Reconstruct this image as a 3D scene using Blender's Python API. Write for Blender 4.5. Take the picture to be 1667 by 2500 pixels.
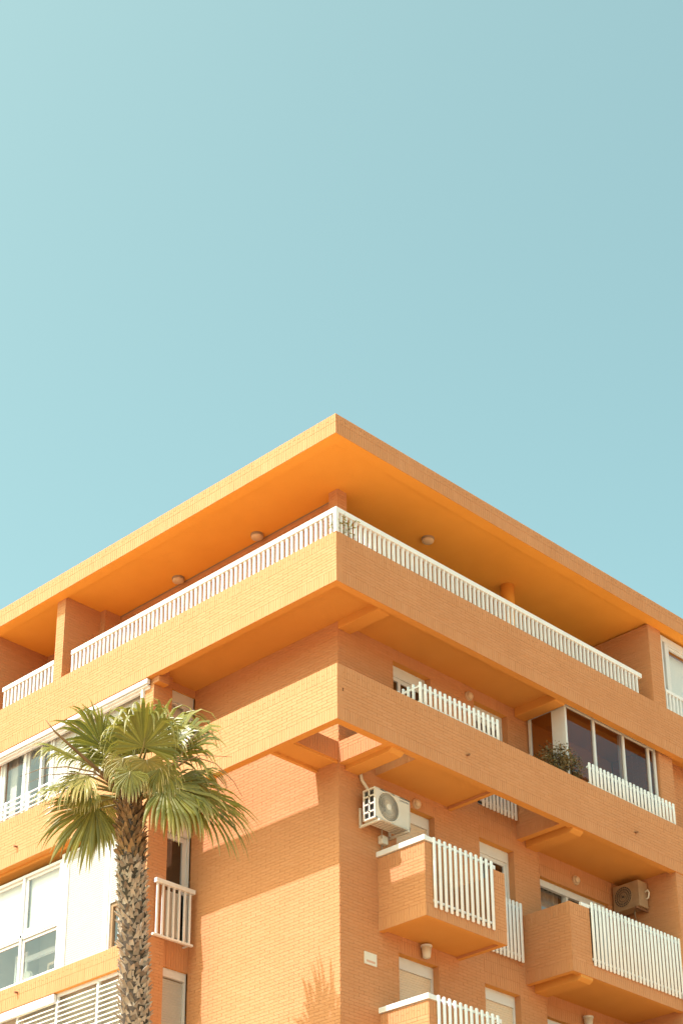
import bpy, math, random
import numpy as np
from mathutils import Vector, Matrix, Quaternion

for o in list(bpy.data.objects):
    bpy.data.objects.remove(o)
scene = bpy.context.scene
col = scene.collection
rad = math.radians
random.seed(7)
rng = np.random.default_rng(11)

# ------------------------------------------------------------------ camera
ZO = 19.9                                   # height of the terrace slab datum above the street
AZ, PI_, RO, FPX, CX, CY = rad(44.3326), rad(25.7918), rad(-0.43576), 4863.78, 833.5, 1849.47
CAM = Vector((21.43464, -21.84790, -18.30726))   # in slab datum
_f = Vector((-math.sin(AZ) * math.cos(PI_), math.cos(AZ) * math.cos(PI_), math.sin(PI_)))
_r0 = Vector((math.cos(AZ), math.sin(AZ), 0)); _u0 = _r0.cross(_f)
_r = _r0 * math.cos(RO) + _u0 * math.sin(RO); _u = -_r0 * math.sin(RO) + _u0 * math.cos(RO)
cd = bpy.data.cameras.new('camera'); cam = bpy.data.objects.new('camera', cd); col.objects.link(cam)
cam.matrix_world = Matrix(((_r.x, _u.x, -_f.x, CAM.x), (_r.y, _u.y, -_f.y, CAM.y), (_r.z, _u.z, -_f.z, CAM.z + ZO), (0, 0, 0, 1)))
cd.sensor_fit = 'VERTICAL'; cd.sensor_height = 36; cd.sensor_width = 24
cd.lens = FPX * 36 / 2500; cd.shift_y = (CY - 1250) / 2500
cd.clip_start = 0.5; cd.clip_end = 9000
scene.camera = cam

def pix(px, py, depth):
    return CAM + (_f + _r * ((px - CX) / FPX) - _u * ((py - CY) / FPX)) * depth

# ------------------------------------------------------------------ sky, sun, exposure
SUN = Vector((0.127, 0.654, -1.0)).normalized()
world = bpy.data.worlds.new('World'); scene.world = world; world.use_nodes = True
nt = world.node_tree; nt.nodes.clear()
sky = nt.nodes.new('ShaderNodeTexSky'); sky.sky_type = 'NISHITA'; sky.sun_disc = False
sky.sun_elevation = math.asin(-SUN.z); sky.sun_rotation = math.atan2(-SUN.x, -SUN.y)
sky.air_density = 0.65; sky.dust_density = 3.0; sky.ozone_density = 3.0
tint = nt.nodes.new('ShaderNodeMix'); tint.data_type = 'RGBA'; tint.blend_type = 'MULTIPLY'
tint.inputs['Factor'].default_value = 1.0; tint.inputs['B'].default_value = (1.82, 2.06, 1.20, 1)
bg = nt.nodes.new('ShaderNodeBackground'); bg.inputs['Strength'].default_value = 0.15
wo = nt.nodes.new('ShaderNodeOutputWorld')
nt.links.new(sky.outputs[0], tint.inputs['A']); nt.links.new(tint.outputs['Result'], bg.inputs['Color']); nt.links.new(bg.outputs[0], wo.inputs['Surface'])
sl = bpy.data.lights.new('sun', 'SUN'); sl.energy = 4.0; sl.angle = rad(0.53); sl.color = (1.0, 0.89, 0.93)
so = bpy.data.objects.new('sun', sl); col.objects.link(so); so.location = (-10, -40, 60)
so.rotation_euler = SUN.to_track_quat('-Z', 'Y').to_euler()
vs = scene.view_settings; vs.view_transform = 'Standard'; vs.look = 'None'; vs.gamma = 1.0; vs.use_curve_mapping = False
vs.exposure = 0.88

# ------------------------------------------------------------------ materials
def newmat(name):
    m = bpy.data.materials.new(name); m.use_nodes = True
    n = m.node_tree; n.nodes.clear()
    out = n.nodes.new('ShaderNodeOutputMaterial'); p = n.nodes.new('ShaderNodeBsdfPrincipled')
    n.links.new(p.outputs[0], out.inputs['Surface'])
    return m, n, p, out

def ramp(n, cols):
    r = n.nodes.new('ShaderNodeValToRGB'); e = r.color_ramp.elements
    while len(e) < len(cols): e.new(0.5)
    for i, (p, c) in enumerate(cols):
        e[i].position = p; e[i].color = (*c, 1)
    return r

def noise(n, scale, detail=4, rough=.55, coord='Object', dist=0.0, stretch=None):
    tc = n.nodes.new('ShaderNodeNewGeometry') if coord == 'World' else n.nodes.new('ShaderNodeTexCoord')
    t = n.nodes.new('ShaderNodeTexNoise'); t.inputs['Scale'].default_value = scale
    t.inputs['Detail'].default_value = detail; t.inputs['Roughness'].default_value = rough; t.inputs['Distortion'].default_value = dist
    src = tc.outputs['Position'] if coord == 'World' else tc.outputs[coord]
    if stretch:
        mp = n.nodes.new('ShaderNodeMapping'); mp.inputs['Scale'].default_value = stretch
        n.links.new(src, mp.inputs['Vector']); src = mp.outputs[0]
    n.links.new(src, t.inputs['Vector'])
    return t.outputs['Fac']

def mixc(n, fac, a, b, mode='MIX'):
    x = n.nodes.new('ShaderNodeMix'); x.data_type = 'RGBA'; x.blend_type = mode
    for key, v in (('Factor', fac), ('A', a), ('B', b)):
        if isinstance(v, bpy.types.NodeSocket): n.links.new(v, x.inputs[key])
        elif key == 'Factor': x.inputs[key].default_value = v
        else: x.inputs[key].default_value = (*v, 1)
    return x.outputs['Result']

def bump(n, p, h, strength, dist):
    b = n.nodes.new('ShaderNodeBump'); b.inputs['Strength'].default_value = strength; b.inputs['Distance'].default_value = dist
    n.links.new(h, b.inputs['Height']); n.links.new(b.outputs[0], p.inputs['Normal'])

def plain(name, c, rough=.6, var=.12, scale=3.0, metal=0.0, spec=.4, dirt=None):
    m, n, p, _ = newmat(name)
    f = noise(n, scale, 5, .6, 'World')
    a = tuple(x * (1 - var) for x in c); b = tuple(min(1, x * (1 + var)) for x in c)
    r = ramp(n, [(.3, a), (.7, b)]); n.links.new(f, r.inputs[0]); src = r.outputs[0]
    if dirt:
        f2 = noise(n, 1.3, 6, .65, 'World', 0, (1, 1, .25)); r2 = ramp(n, [(.52, (0, 0, 0)), (.78, (dirt[1],) * 3)]); n.links.new(f2, r2.inputs[0])
        src = mixc(n, r2.outputs[0], src, dirt[0])
    n.links.new(src, p.inputs['Base Color'])
    p.inputs['Roughness'].default_value = rough; p.inputs['Metallic'].default_value = metal; p.inputs['Specular IOR Level'].default_value = spec
    return m

def brick_material():
    m, n, p, _ = newmat('orange_brick')
    g = n.nodes.new('ShaderNodeNewGeometry'); oi = n.nodes.new('ShaderNodeObjectInfo')
    ad = n.nodes.new('ShaderNodeMath'); ad.operation = 'ADD'; n.links.new(g.outputs['Random Per Island'], ad.inputs[0]); n.links.new(oi.outputs['Random'], ad.inputs[1])
    fr = n.nodes.new('ShaderNodeMath'); fr.operation = 'FRACT'; n.links.new(ad.outputs[0], fr.inputs[0])
    r = ramp(n, [(0, (.545, .255, .122)), (.3, (.553, .262, .127)), (.75, (.56, .268, .132)), (1, (.57, .276, .139))]); n.links.new(fr.outputs[0], r.inputs[0])
    f1 = noise(n, .9, 6, .6, 'World'); r1 = ramp(n, [(.3, (.94, .92, .90)), (.7, (1.0, 1.0, 1.0))]); n.links.new(f1, r1.inputs[0])
    c = mixc(n, 1.0, r.outputs[0], r1.outputs[0], 'MULTIPLY')
    f2 = noise(n, 60, 4, .7, 'World'); r2 = ramp(n, [(.25, (.92, .91, .90)), (.75, (1.0, 1.0, 1.0))]); n.links.new(f2, r2.inputs[0])
    c = mixc(n, .8, c, r2.outputs[0], 'MULTIPLY')
    f3 = noise(n, 1.1, 6, .65, 'World', .6, (1, 1, .35)); r3 = ramp(n, [(.60, (0, 0, 0)), (.80, (.22,) * 3)]); n.links.new(f3, r3.inputs[0])
    c = mixc(n, r3.outputs[0], c, (.60, .30, .14))
    n.links.new(c, p.inputs['Base Color']); p.inputs['Roughness'].default_value = .85; p.inputs['Specular IOR Level'].default_value = .25
    bump(n, p, f2, .2, .003)
    return m

def stucco_material(name='orange_render', k=(1, 1, 1)):
    m, n, p, _ = newmat(name)
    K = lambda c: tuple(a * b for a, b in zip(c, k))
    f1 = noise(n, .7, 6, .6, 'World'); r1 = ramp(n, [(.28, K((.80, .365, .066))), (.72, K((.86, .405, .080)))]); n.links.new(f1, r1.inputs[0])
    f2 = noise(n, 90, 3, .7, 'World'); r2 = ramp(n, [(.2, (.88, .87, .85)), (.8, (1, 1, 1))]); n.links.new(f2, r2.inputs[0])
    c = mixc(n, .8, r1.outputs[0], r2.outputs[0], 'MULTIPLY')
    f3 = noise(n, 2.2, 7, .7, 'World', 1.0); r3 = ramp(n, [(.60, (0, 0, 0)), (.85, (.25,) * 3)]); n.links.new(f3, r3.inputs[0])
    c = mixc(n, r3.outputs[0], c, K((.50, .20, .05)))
    n.links.new(c, p.inputs['Base Color']); p.inputs['Roughness'].default_value = .9; p.inputs['Specular IOR Level'].default_value = .2
    bump(n, p, f2, .4, .006)
    return m

def glass_material(name, tintc, gloss=.16, rough=.015, tone=(.95, .97, 1)):
    m = bpy.data.materials.new(name); m.use_nodes = True; n = m.node_tree; n.nodes.clear()
    out = n.nodes.new('ShaderNodeOutputMaterial'); mix = n.nodes.new('ShaderNodeMixShader')
    tr = n.nodes.new('ShaderNodeBsdfTransparent'); tr.inputs[0].default_value = (*tintc, 1)
    gl = n.nodes.new('ShaderNodeBsdfGlossy'); gl.inputs['Roughness'].default_value = rough; gl.inputs['Color'].default_value = (*tone, 1)
    lw = n.nodes.new('ShaderNodeLayerWeight'); pw = n.nodes.new('ShaderNodeMath'); pw.operation = 'POWER'; pw.inputs[1].default_value = 4.0; n.links.new(lw.outputs['Facing'], pw.inputs[0])
    fr = n.nodes.new('ShaderNodeMath'); fr.operation = 'MULTIPLY'; fr.inputs[1].default_value = .8; n.links.new(pw.outputs[0], fr.inputs[0])
    ad = n.nodes.new('ShaderNodeMath'); ad.operation = 'ADD'; ad.inputs[1].default_value = gloss; n.links.new(fr.outputs[0], ad.inputs[0])
    n.links.new(ad.outputs[0], mix.inputs[0]); n.links.new(tr.outputs[0], mix.inputs[1]); n.links.new(gl.outputs[0], mix.inputs[2]); n.links.new(mix.outputs[0], out.inputs['Surface'])
    w = noise(n, .9, 2, .5, 'World'); b = n.nodes.new('ShaderNodeBump'); b.inputs['Strength'].default_value = .05; b.inputs['Distance'].default_value = .02
    n.links.new(w, b.inputs['Height']); n.links.new(b.outputs[0], gl.inputs['Normal'])
    return m

def leaf_material(name, c1, c2, trans=.3, dry=None):
    m, n, p, out = newmat(name)
    g = n.nodes.new('ShaderNodeNewGeometry')
    r = ramp(n, [(0, c1), (1, c2)]); n.links.new(g.outputs['Random Per Island'], r.inputs[0])
    f = noise(n, 6, 3, .6, 'World'); r2 = ramp(n, [(.3, (.7, .72, .7)), (.7, (1, 1, 1))]); n.links.new(f, r2.inputs[0])
    c = mixc(n, .7, r.outputs[0], r2.outputs[0], 'MULTIPLY')
    if dry:
        at = n.nodes.new('ShaderNodeAttribute'); at.attribute_name = 'tip'
        c = mixc(n, at.outputs['Fac'], c, dry)
    n.links.new(c, p.inputs['Base Color']); p.inputs['Roughness'].default_value = .34; p.inputs['Specular IOR Level'].default_value = .6
    t = n.nodes.new('ShaderNodeBsdfTranslucent'); n.links.new(c, t.inputs['Color'])
    mx = n.nodes.new('ShaderNodeMixShader'); mx.inputs[0].default_value = trans
    n.links.new(p.outputs[0], mx.inputs[1]); n.links.new(t.outputs[0], mx.inputs[2]); n.links.new(mx.outputs[0], out.inputs['Surface'])
    return m

M = dict(
    bounce=plain('cream_bounce', (.84, .72, .52), .6, .05, 3),  # pale tone picked to bounce light onto the terrace soffit
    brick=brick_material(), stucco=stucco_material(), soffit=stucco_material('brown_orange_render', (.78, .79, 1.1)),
    mortar=plain('mortar', (.52, .242, .112), .95, .05, 30),
    white=plain('white_paint', (.74, .755, .80), .42, .04, 4, dirt=((.60, .58, .57), .3)),
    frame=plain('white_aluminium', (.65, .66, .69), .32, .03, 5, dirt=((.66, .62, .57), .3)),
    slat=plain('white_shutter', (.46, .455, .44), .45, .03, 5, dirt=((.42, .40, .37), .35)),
    cream=plain('cream_slat', (.80, .78, .73), .5, .05, 5),
    beige=plain('beige_shutter', (.68, .55, .43), .5, .04, 5),
    brown=plain('brown_frame', (.30, .19, .11), .4, .08, 5),
    blind=plain('roller_blind', (.80, .80, .78), .9, .03, 20),
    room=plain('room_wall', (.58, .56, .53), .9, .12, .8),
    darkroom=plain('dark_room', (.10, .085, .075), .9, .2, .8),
    curtain=plain('curtain', (.45, .42, .40), .9, .15, 6),
    glass=glass_material('window_glass', (.95, .96, .96), .13),
    darkglass=glass_material('smoked_glass', (.60, .52, .50), .10, tone=(.72, .66, .66)),
    casing=plain('casing_enamel', (.66, .63, .58), .45, .03, 6, dirt=((.5, .44, .37), .35)),
    oldcasing=plain('weathered_casing', (.36, .24, .15), .6, .15, 5),
    dark=plain('dark_metal', (.05, .05, .05), .5, .2, 10),
    fanblade=plain('fan_blade', (.30, .29, .28), .5, .1, 10),
    ink=plain('grey_ink', (.10, .10, .13), .6, .02, 5),
    redink=plain('faded_red_ink', (.60, .36, .28), .7, .05, 9),
    steel=plain('galvanised_steel', (.52, .48, .44), .45, .1, 8, .3),
    lamp=plain('lamp_glass', (.62, .46, .33), .3, .05, 8),
    lampd=plain('lamp_rim', (.30, .22, .16), .5, .1, 8),
    rubber=plain('cable', (.30, .24, .20), .6, .1, 8),
    ceramic=plain('terracotta_pot', (.38, .16, .08), .8, .1, 6),
    rust=plain('rusty_pipe', (.22, .11, .06), .8, .2, 20),
    leaf=leaf_material('palm_leaf', (.12, .135, .01), (.29, .275, .035), .40, (.58, .48, .23)),
    oldleaf=leaf_material('old_palm_leaf', (.21, .185, .02), (.37, .30, .07), .32, (.54, .42, .19)),
    petiole=plain('petiole', (.20, .17, .06), .5, .25, 6),
    drypet=plain('dry_petiole', (.20, .12, .06), .7, .25, 6),
    trunk=plain('palm_bark', (.055, .038, .027), .95, .3, 14),
    boot=leaf_material('leaf_base', (.17, .12, .095), (.55, .44, .37), .03),
    newboot=leaf_material('fresh_leaf_base', (.08, .042, .02), (.36, .21, .095), .04),
    bush=leaf_material('bush_leaf', (.09, .08, .026), (.27, .17, .065), .25),
    sprig=leaf_material('sprig_leaf', (.20, .19, .04), (.34, .28, .07), .35),
    twig=plain('twig', (.12, .075, .045), .8, .2, 9),
    ground=plain('pale_paving', (.40, .245, .135), .9, .12, .6),
)

# ------------------------------------------------------------------ mesh helpers
WL = {}
class MB:
    def __init__(s): s.v = []; s.f = []; s.m = []; s.attr = None
    def quad(s, a, b, c, d, mi=0):
        i = len(s.v); s.v += [tuple(a), tuple(b), tuple(c), tuple(d)]; s.f.append((i, i + 1, i + 2, i + 3)); s.m.append(mi)
    def box(s, x0, x1, y0, y1, z0, z1, mi=0, mb=None, mt=None):
        i = len(s.v)
        s.v += [(x0, y0, z0), (x1, y0, z0), (x1, y1, z0), (x0, y1, z0), (x0, y0, z1), (x1, y0, z1), (x1, y1, z1), (x0, y1, z1)]
        for k, q in enumerate(((0, 3, 2, 1), (4, 5, 6, 7), (0, 1, 5, 4), (1, 2, 6, 5), (2, 3, 7, 6), (3, 0, 4, 7))):
            s.f.append(tuple(i + j for j in q)); s.m.append(mb if k == 0 and mb is not None else mt if k == 1 and mt is not None else mi)
        return s
    def tube(s, pts, rs, n=8, mi=0, cap=True):
        pts = [Vector(p) for p in pts]
        if not hasattr(rs, '__len__'): rs = [rs] * len(pts)
        rings = []; prev = None
        for k, p in enumerate(pts):
            t = (pts[min(k + 1, len(pts) - 1)] - pts[max(k - 1, 0)]).normalized()
            if prev is None: a = t.orthogonal().normalized()
            else: a = (prev - t * prev.dot(t)).normalized()
            prev = a; b = t.cross(a); i = len(s.v)
            s.v += [tuple(p + (a * math.cos(2 * math.pi * j / n) + b * math.sin(2 * math.pi * j / n)) * rs[k]) for j in range(n)]
            rings.append(i)
        for k in range(len(rings) - 1):
            for j in range(n):
                s.f.append((rings[k] + j, rings[k] + (j + 1) % n, rings[k + 1] + (j + 1) % n, rings[k + 1] + j)); s.m.append(mi)
        if cap:
            s.f.append(tuple(rings[0] + j for j in reversed(range(n)))); s.m.append(mi)
            s.f.append(tuple(rings[-1] + j for j in range(n))); s.m.append(mi)
        return s
    def lathe(s, c, ax, prof, n=20, mi=0):
        ax = Vector(ax).normalized(); a = ax.orthogonal().normalized(); b = ax.cross(a); c = Vector(c); rings = []
        for h, r in prof:
            rings.append(len(s.v)); s.v += [tuple(c + ax * h + (a * math.cos(2 * math.pi * j / n) + b * math.sin(2 * math.pi * j / n)) * r) for j in range(n)]
        for k in range(len(rings) - 1):
            for j in range(n):
                s.f.append((rings[k] + j, rings[k] + (j + 1) % n, rings[k + 1] + (j + 1) % n, rings[k + 1] + j)); s.m.append(mi)
        s.f.append(tuple(rings[0] + j for j in reversed(range(n)))); s.m.append(mi)
        s.f.append(tuple(rings[-1] + j for j in range(n))); s.m.append(mi)
        return s
    def build(s, name, mats, parent=None, kind=None, smooth=False, bevel=0, tipattr=None):
        if not isinstance(mats, (list, tuple)): mats = [mats]
        v = np.array(s.v, float); lo = v.min(0); hi = v.max(0)
        c = np.array([(lo[0] + hi[0]) / 2, (lo[1] + hi[1]) / 2, lo[2]])
        me = bpy.data.meshes.new(name); me.from_pydata((v - c).tolist(), [], s.f); me.update()
        for k in mats: me.materials.append(M[k])
        if len(mats) > 1: me.polygons.foreach_set('material_index', s.m)
        if smooth: me.polygons.foreach_set('use_smooth', [True] * len(me.polygons))
        if tipattr is not None:
            a = me.attributes.new('tip', 'FLOAT', 'POINT'); a.data.foreach_set('value', np.array(tipattr, np.float32))
        o = bpy.data.objects.new(name, me); col.objects.link(o)
        w = Vector((c[0], c[1], c[2] + ZO)); WL[o.name] = w
        if parent is not None:
            o.parent = parent; o.location = w - WL[parent.name]
        else: o.location = w
        if kind: o['kind'] = kind
        if bevel:
            b = o.modifiers.new('bevel', 'BEVEL'); b.width = bevel; b.segments = 2; b.limit_method = 'ANGLE'
        return o

def empty(name, loc, label=None, cat=None, group=None):
    o = bpy.data.objects.new(name, None); col.objects.link(o); o.empty_display_size = .3
    o.location = Vector((loc[0], loc[1], loc[2] + ZO)); WL[o.name] = o.location.copy()
    return tag(o, label, cat, group)

def tag(o, label, cat, group=None):
    if label: o['label'] = label
    if cat: o['category'] = cat
    if group: o['group'] = group
    return o

# bricks ------------------------------------------------------------
JT = .0055
def brick_rects(a0, a1, z0, z1, bands):
    fixed = sum(h for _, h in bands if h); R = []; z = z0
    for k, h in bands:
        h = h if h else (z1 - z0 - fixed)
        if h <= .02: continue
        if k == 'r':
            n = max(1, round(h / .0625)); ch = h / n
            for i in range(n):
                L = .25; off = (i % 2) * .125
                u = math.floor((a0 - off) / L) * L + off
                while u < a1 - .004:
                    u0, u1 = max(a0, u + JT / 2), min(a1, u + L - JT / 2)
                    if u1 - u0 > .015: R.append((u0, u1, z + i * ch + JT / 2, z + (i + 1) * ch - JT / 2))
                    u += L
        else:
            L = .0625; i0 = math.floor(a0 / L); u = i0 * L; j = i0
            while u < a1 - .004:
                u0, u1 = max(a0, u + JT / 2), min(a1, u + L - JT / 2)
                if u1 - u0 > .012:
                    if k == 'S' and j % 2 == 0:
                        mid = z + h * (.42 + .16 * ((j * 7919) % 13) / 13)
                        R.append((u0, u1, z + JT / 2, mid - JT / 2)); R.append((u0, u1, mid + JT / 2, z + h - JT / 2))
                    else: R.append((u0, u1, z + JT / 2, z + h - JT / 2))
                u += L; j += 1
        z += h
    return R

def brick_mesh(axis, val, R, name, parent):
    R = np.array(R); n = len(R)
    pr = rng.uniform(0, .0025, n); fr = np.zeros((n, 8, 3))
    sgn = -1 if axis == 'y' else 1
    for k, (ui, vi) in enumerate(((0, 2), (1, 2), (1, 3), (0, 3))):
        for d in (0, 4):
            dep = val + sgn * pr if d == 0 else np.full(n, val - sgn * .0055)
            if axis == 'y': fr[:, k + d, 0] = R[:, ui]; fr[:, k + d, 1] = dep
            else: fr[:, k + d, 0] = dep; fr[:, k + d, 1] = R[:, ui]
            fr[:, k + d, 2] = R[:, vi]
    quads = np.array(((0, 1, 2, 3), (1, 0, 4, 5), (2, 1, 5, 6), (3, 2, 6, 7), (0, 3, 7, 4)))
    F = (np.arange(n)[:, None, None] * 8 + quads[None]).reshape(-1)
    V = fr.reshape(-1, 3); lo = V.min(0); hi = V.max(0); c = np.array([(lo[0] + hi[0]) / 2, (lo[1] + hi[1]) / 2, lo[2]])
    me = bpy.data.meshes.new(name); me.vertices.add(len(V)); me.vertices.foreach_set('co', (V - c).reshape(-1).astype(np.float32))
    nf = n * 5; me.loops.add(nf * 4); me.loops.foreach_set('vertex_index', F.astype(np.int32))
    me.polygons.add(nf); me.polygons.foreach_set('loop_start', (np.arange(nf) * 4).astype(np.int32)); me.polygons.foreach_set('loop_total', np.full(nf, 4, np.int32))
    me.update(calc_edges=True); me.shade_flat(); me.materials.append(M['brick'])
    o = bpy.data.objects.new(name, me); col.objects.link(o)
    w = Vector((c[0], c[1], c[2] + ZO)); WL[o.name] = w; o.parent = parent; o.location = w - WL[parent.name]; o['kind'] = 'stuff'
    return o

RUN = [('r', None)]
PAR = [('s', .25), ('r', None), ('S', .25)]
SOL = [('s', None)]
IN = .0048
B = None
def wall(name, x0, x1, y0, y1, z0, z1, fy=None, fx=None, ybr=None, xbr=None, bz0=None, label=None, hold=None):
    """brick-clad block; fy / fx are the band lists of its street faces (-Y / +X)"""
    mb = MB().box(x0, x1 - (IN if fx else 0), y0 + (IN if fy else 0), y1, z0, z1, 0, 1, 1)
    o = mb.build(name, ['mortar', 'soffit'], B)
    if label: o['label'] = label
    zb = z0 if bz0 is None else bz0
    if fy:
        a0, a1 = ybr or (x0, x1); R = brick_rects(a0, a1, zb, z1, fy)
        if hold: R = hold(R, o, y0)
        brick_mesh('y', y0, R, 'brickwork', o)
    if fx:
        a0, a1 = xbr or (y0, y1)
        if fy: a0 = max(a0, y0 + .0095)
        brick_mesh('x', x1, brick_rects(a0, a1, zb, z1, fx), 'brickwork', o)
    return o

# ------------------------------------------------------------------ ground
gm = MB(); gm.quad((-3000, -3000, -ZO), (3000, -3000, -ZO), (3000, 3000, -ZO), (-3000, 3000, -ZO))
g = gm.build('ground', 'ground'); g['kind'] = 'structure'

# ------------------------------------------------------------------ the building
B = empty('apartment_building', (-4, 4, -ZO), 'orange brick apartment block with deep corner balconies and white railings', 'building')

# roof: fascia rim with a slightly raised soffit
OV = .245
rf = MB(); XL, YR = -13.0, 14.0
rf.box(XL, OV - IN, -OV + IN, -OV + .26, 2.93, 3.36, 0, 1, 1)
rf.box(OV - .26, OV - IN, -OV + .26, YR, 2.93, 3.36, 0, 1, 1)
rf.box(XL, OV - .26, -OV + .26, YR, 2.965, 3.30, 1, 1, 1)
roof = rf.build('roof', ['mortar', 'stucco'], B)
brick_mesh('y', -OV, brick_rects(XL, OV, 2.93, 3.36, [('s', .25), ('S', None)]), 'brickwork', roof)
brick_mesh('x', OV, brick_rects(-OV + .0095, YR, 2.93, 3.36, [('s', .25), ('S', None)]), 'brickwork', roof)

PT = .155
# terrace parapet and mid parapet, both wrapping the corner
for z0, z1 in ((0, 1.048), (-2.76, -1.672)):
    wall('parapet', XL, 0, 0, PT, z0, z1, fy=PAR)
    wall('parapet', -PT, 0, PT, YR, z0, z1, fx=PAR, xbr=(.0095, YR))

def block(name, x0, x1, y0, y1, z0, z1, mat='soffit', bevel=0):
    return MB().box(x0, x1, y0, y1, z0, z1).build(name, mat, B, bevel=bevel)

# floor slabs
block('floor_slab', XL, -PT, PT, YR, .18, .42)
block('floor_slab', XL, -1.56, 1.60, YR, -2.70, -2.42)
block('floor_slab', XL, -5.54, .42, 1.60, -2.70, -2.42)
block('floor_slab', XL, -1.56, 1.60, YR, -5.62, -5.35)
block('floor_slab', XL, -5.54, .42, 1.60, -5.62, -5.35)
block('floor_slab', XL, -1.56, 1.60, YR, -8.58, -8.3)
# solid core so that no light passes through the block
block('core', XL, -4.2, 3.2, YR, -ZO, 2.95, 'room')
block('core', XL, -1.6, YR, YR + .3, -ZO, 2.95, 'room')
block('core', XL - .3, XL, .3, YR, -ZO, 2.95, 'room')

# penthouse: back walls, pillars
wall('wall', -7.94, -1.30, 1.36, 1.60, .42, 2.965, fy=RUN)
wall('wall', XL, -8.21, 1.36, 1.60, .42, 2.965, fy=RUN)
block('wall', -3.9, -3.6, 1.6, YR, .42, 2.965, 'bounce')  # hidden back wall, coloured pale to bounce light at the soffit
block('bounce_floor', -3.6, -PT, 1.6, 9.54, .42, .44, 'bounce')  # unseen pale sheet, added to throw light up to the roof soffit
wall('pillar', -1.30, -1.06, 1.13, 1.37, .42, 2.965, fy=RUN, fx=RUN)
MB().tube([(-1.15, 6.24, .42), (-1.15, 6.24, 2.967)], .145, 20).build('pillar', 'stucco', B, smooth=True)
wall('pillar', -8.21, -7.94, .0, 1.40, 1.048, 2.965, fy=RUN, fx=RUN)
wall('pillar', -7.94, -7.78, .93, 1.36, .42, 2.965, fx=RUN, fy=RUN)
wall('pillar', -10.6, -10.3, .0, 1.40, 1.048, 2.965, fy=RUN, fx=RUN)
wall('pillar', -1.9, 0.0, 9.54, 9.99, 1.048, 2.93, fy=RUN, fx=RUN)

# main walls ------------------------------------------------------
SINGLES = []
def hold_back(R, o, y0):
    full = [r for r in R if r[1] - r[0] > .235 and -7.75 < r[2] < -4.75 and -4.85 < r[0] and r[1] < -1.24]
    full.sort(key=lambda r: (round(r[2], 3), -r[0])); pick = set(full[:300])
    for r in full[:300]: SINGLES.append((r, o, y0))
    return [r for r in R if r not in pick]
wall('wall', -5.22, -1.54, 1.29, 1.59, -ZO, .18, fy=RUN, ybr=(-5.22, -1.24), bz0=-9.2, hold=hold_back,
     label='tall sunlit brick wall crossed by a broad slanting shadow')
wall('wall', -1.54, -1.24, 1.29 + IN, 2.78, -ZO, .18, fx=RUN, xbr=(1.29 + .0095, 2.78), bz0=-9.2)
wall('wall', -1.54, -1.24, 3.84, 5.12, -ZO, .18, fx=RUN, bz0=-9.2)
wall('wall', -1.54, -1.24, 6.14, 6.92, -ZO, .18, fx=RUN, bz0=-9.2)
HEADS = (-.08, -3.04, -6.0, -8.96); FLOORS = (-2.33, -5.29, -8.25)
for a, b in ((2.78, 3.84), (5.12, 6.14)):
    wall('wall', -1.54, -1.24, a, b, HEADS[0], .18, fx=SOL)
    for k in range(3):
        h = FLOORS[k] - HEADS[k + 1]
        wall('wall', -1.54, -1.24, a, b, HEADS[k + 1], FLOORS[k], fx=[('s', h / 3), ('s', h / 3), ('s', None)])
    wall('wall', -1.54, -1.24, a, b, -ZO, -10.6, fx=RUN, bz0=-10.7)
# recessed wall behind the wide balconies
for z0, z1 in ((-3.22, -2.70), (-6.14, -5.66)):
    wall('wall', -1.70, -1.40, 6.92, 9.83, z0, z1, fx=[('s', .25), ('s', None)])
    wall('wall', -1.70, -1.40, 9.36, 9.83, z0 - 2.2, z0, fx=RUN)
wall('wall', -1.70, -1.40, 6.92, 9.83, -ZO, -8.34, fx=RUN, bz0=-8.6)
block('wall', -1.70, -1.40, 6.92, 9.80, -2.4, .18)
wall('wall', -1.70, -.02, 9.83, YR, -ZO, -2.70, fy=RUN, fx=RUN, bz0=-9.2)
wall('pillar', -1.4, -.2, 9.83, 10.32, -1.70, .18, fy=RUN, fx=RUN)
wall('wall', -1.4, -.5, 10.32, YR, -2.4, .18, fx=RUN)

# mid level: beams, hanging floors and brackets over the corner void
wall('beam', -1.77, -1.24, PT, 1.29, -2.71, -2.33, fx=SOL, xbr=(PT, 1.29))
block('beam', -1.84, -1.77, PT, 1.29, -2.76, -2.40)
block('beam', -1.30, -1.26, PT, 1.29, -2.758, -2.70)
wall('beam', -1.24, -PT, 1.29, 1.45, -2.76, -2.33, fy=[('s', .25), ('r', None)])
def bracket(y0, y1, z0, z1, x0, x1):
    m = MB(); ch = .09; i = 0
    P = [(x0, z0), (x1 - ch, z0), (x1, z0 + ch * .6), (x1, z1), (x0, z1)]
    m.v = [(x, y0, z) for x, z in P] + [(x, y1, z) for x, z in P]; n = len(P)
    m.f = [tuple(range(n)), tuple(reversed(range(n, 2 * n)))] + [(k, k + n, (k + 1) % n + n, (k + 1) % n) for k in range(n)]
    m.m = [0] * len(m.f)
    return m.build('bracket', 'soffit', B, bevel=.012)
bracket(1.45, 1.79, -2.85, -2.55, -1.24, -.085)
wall('floor_slab', -1.24, -PT, 2.25, 4.22, -2.70, -2.42, fy=SOL)
wall('floor_slab', -1.24, -PT, 4.22, 4.32, -2.76, -2.42)
wall('balcony_wall', -1.24, -PT, 6.25, 6.41, -2.76, -1.672, fy=PAR)
bracket(6.53, 6.87, -2.85, -2.55, -1.24, -.06)
block('floor_slab', -1.40, -PT, 6.41, 9.83, -2.70, -2.42)
# slab level brackets
bracket(1.29, 1.62, .02, .20, -1.24, -.16)
bracket(6.38, 6.70, -.01, .20, -1.24, -.12)

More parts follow.
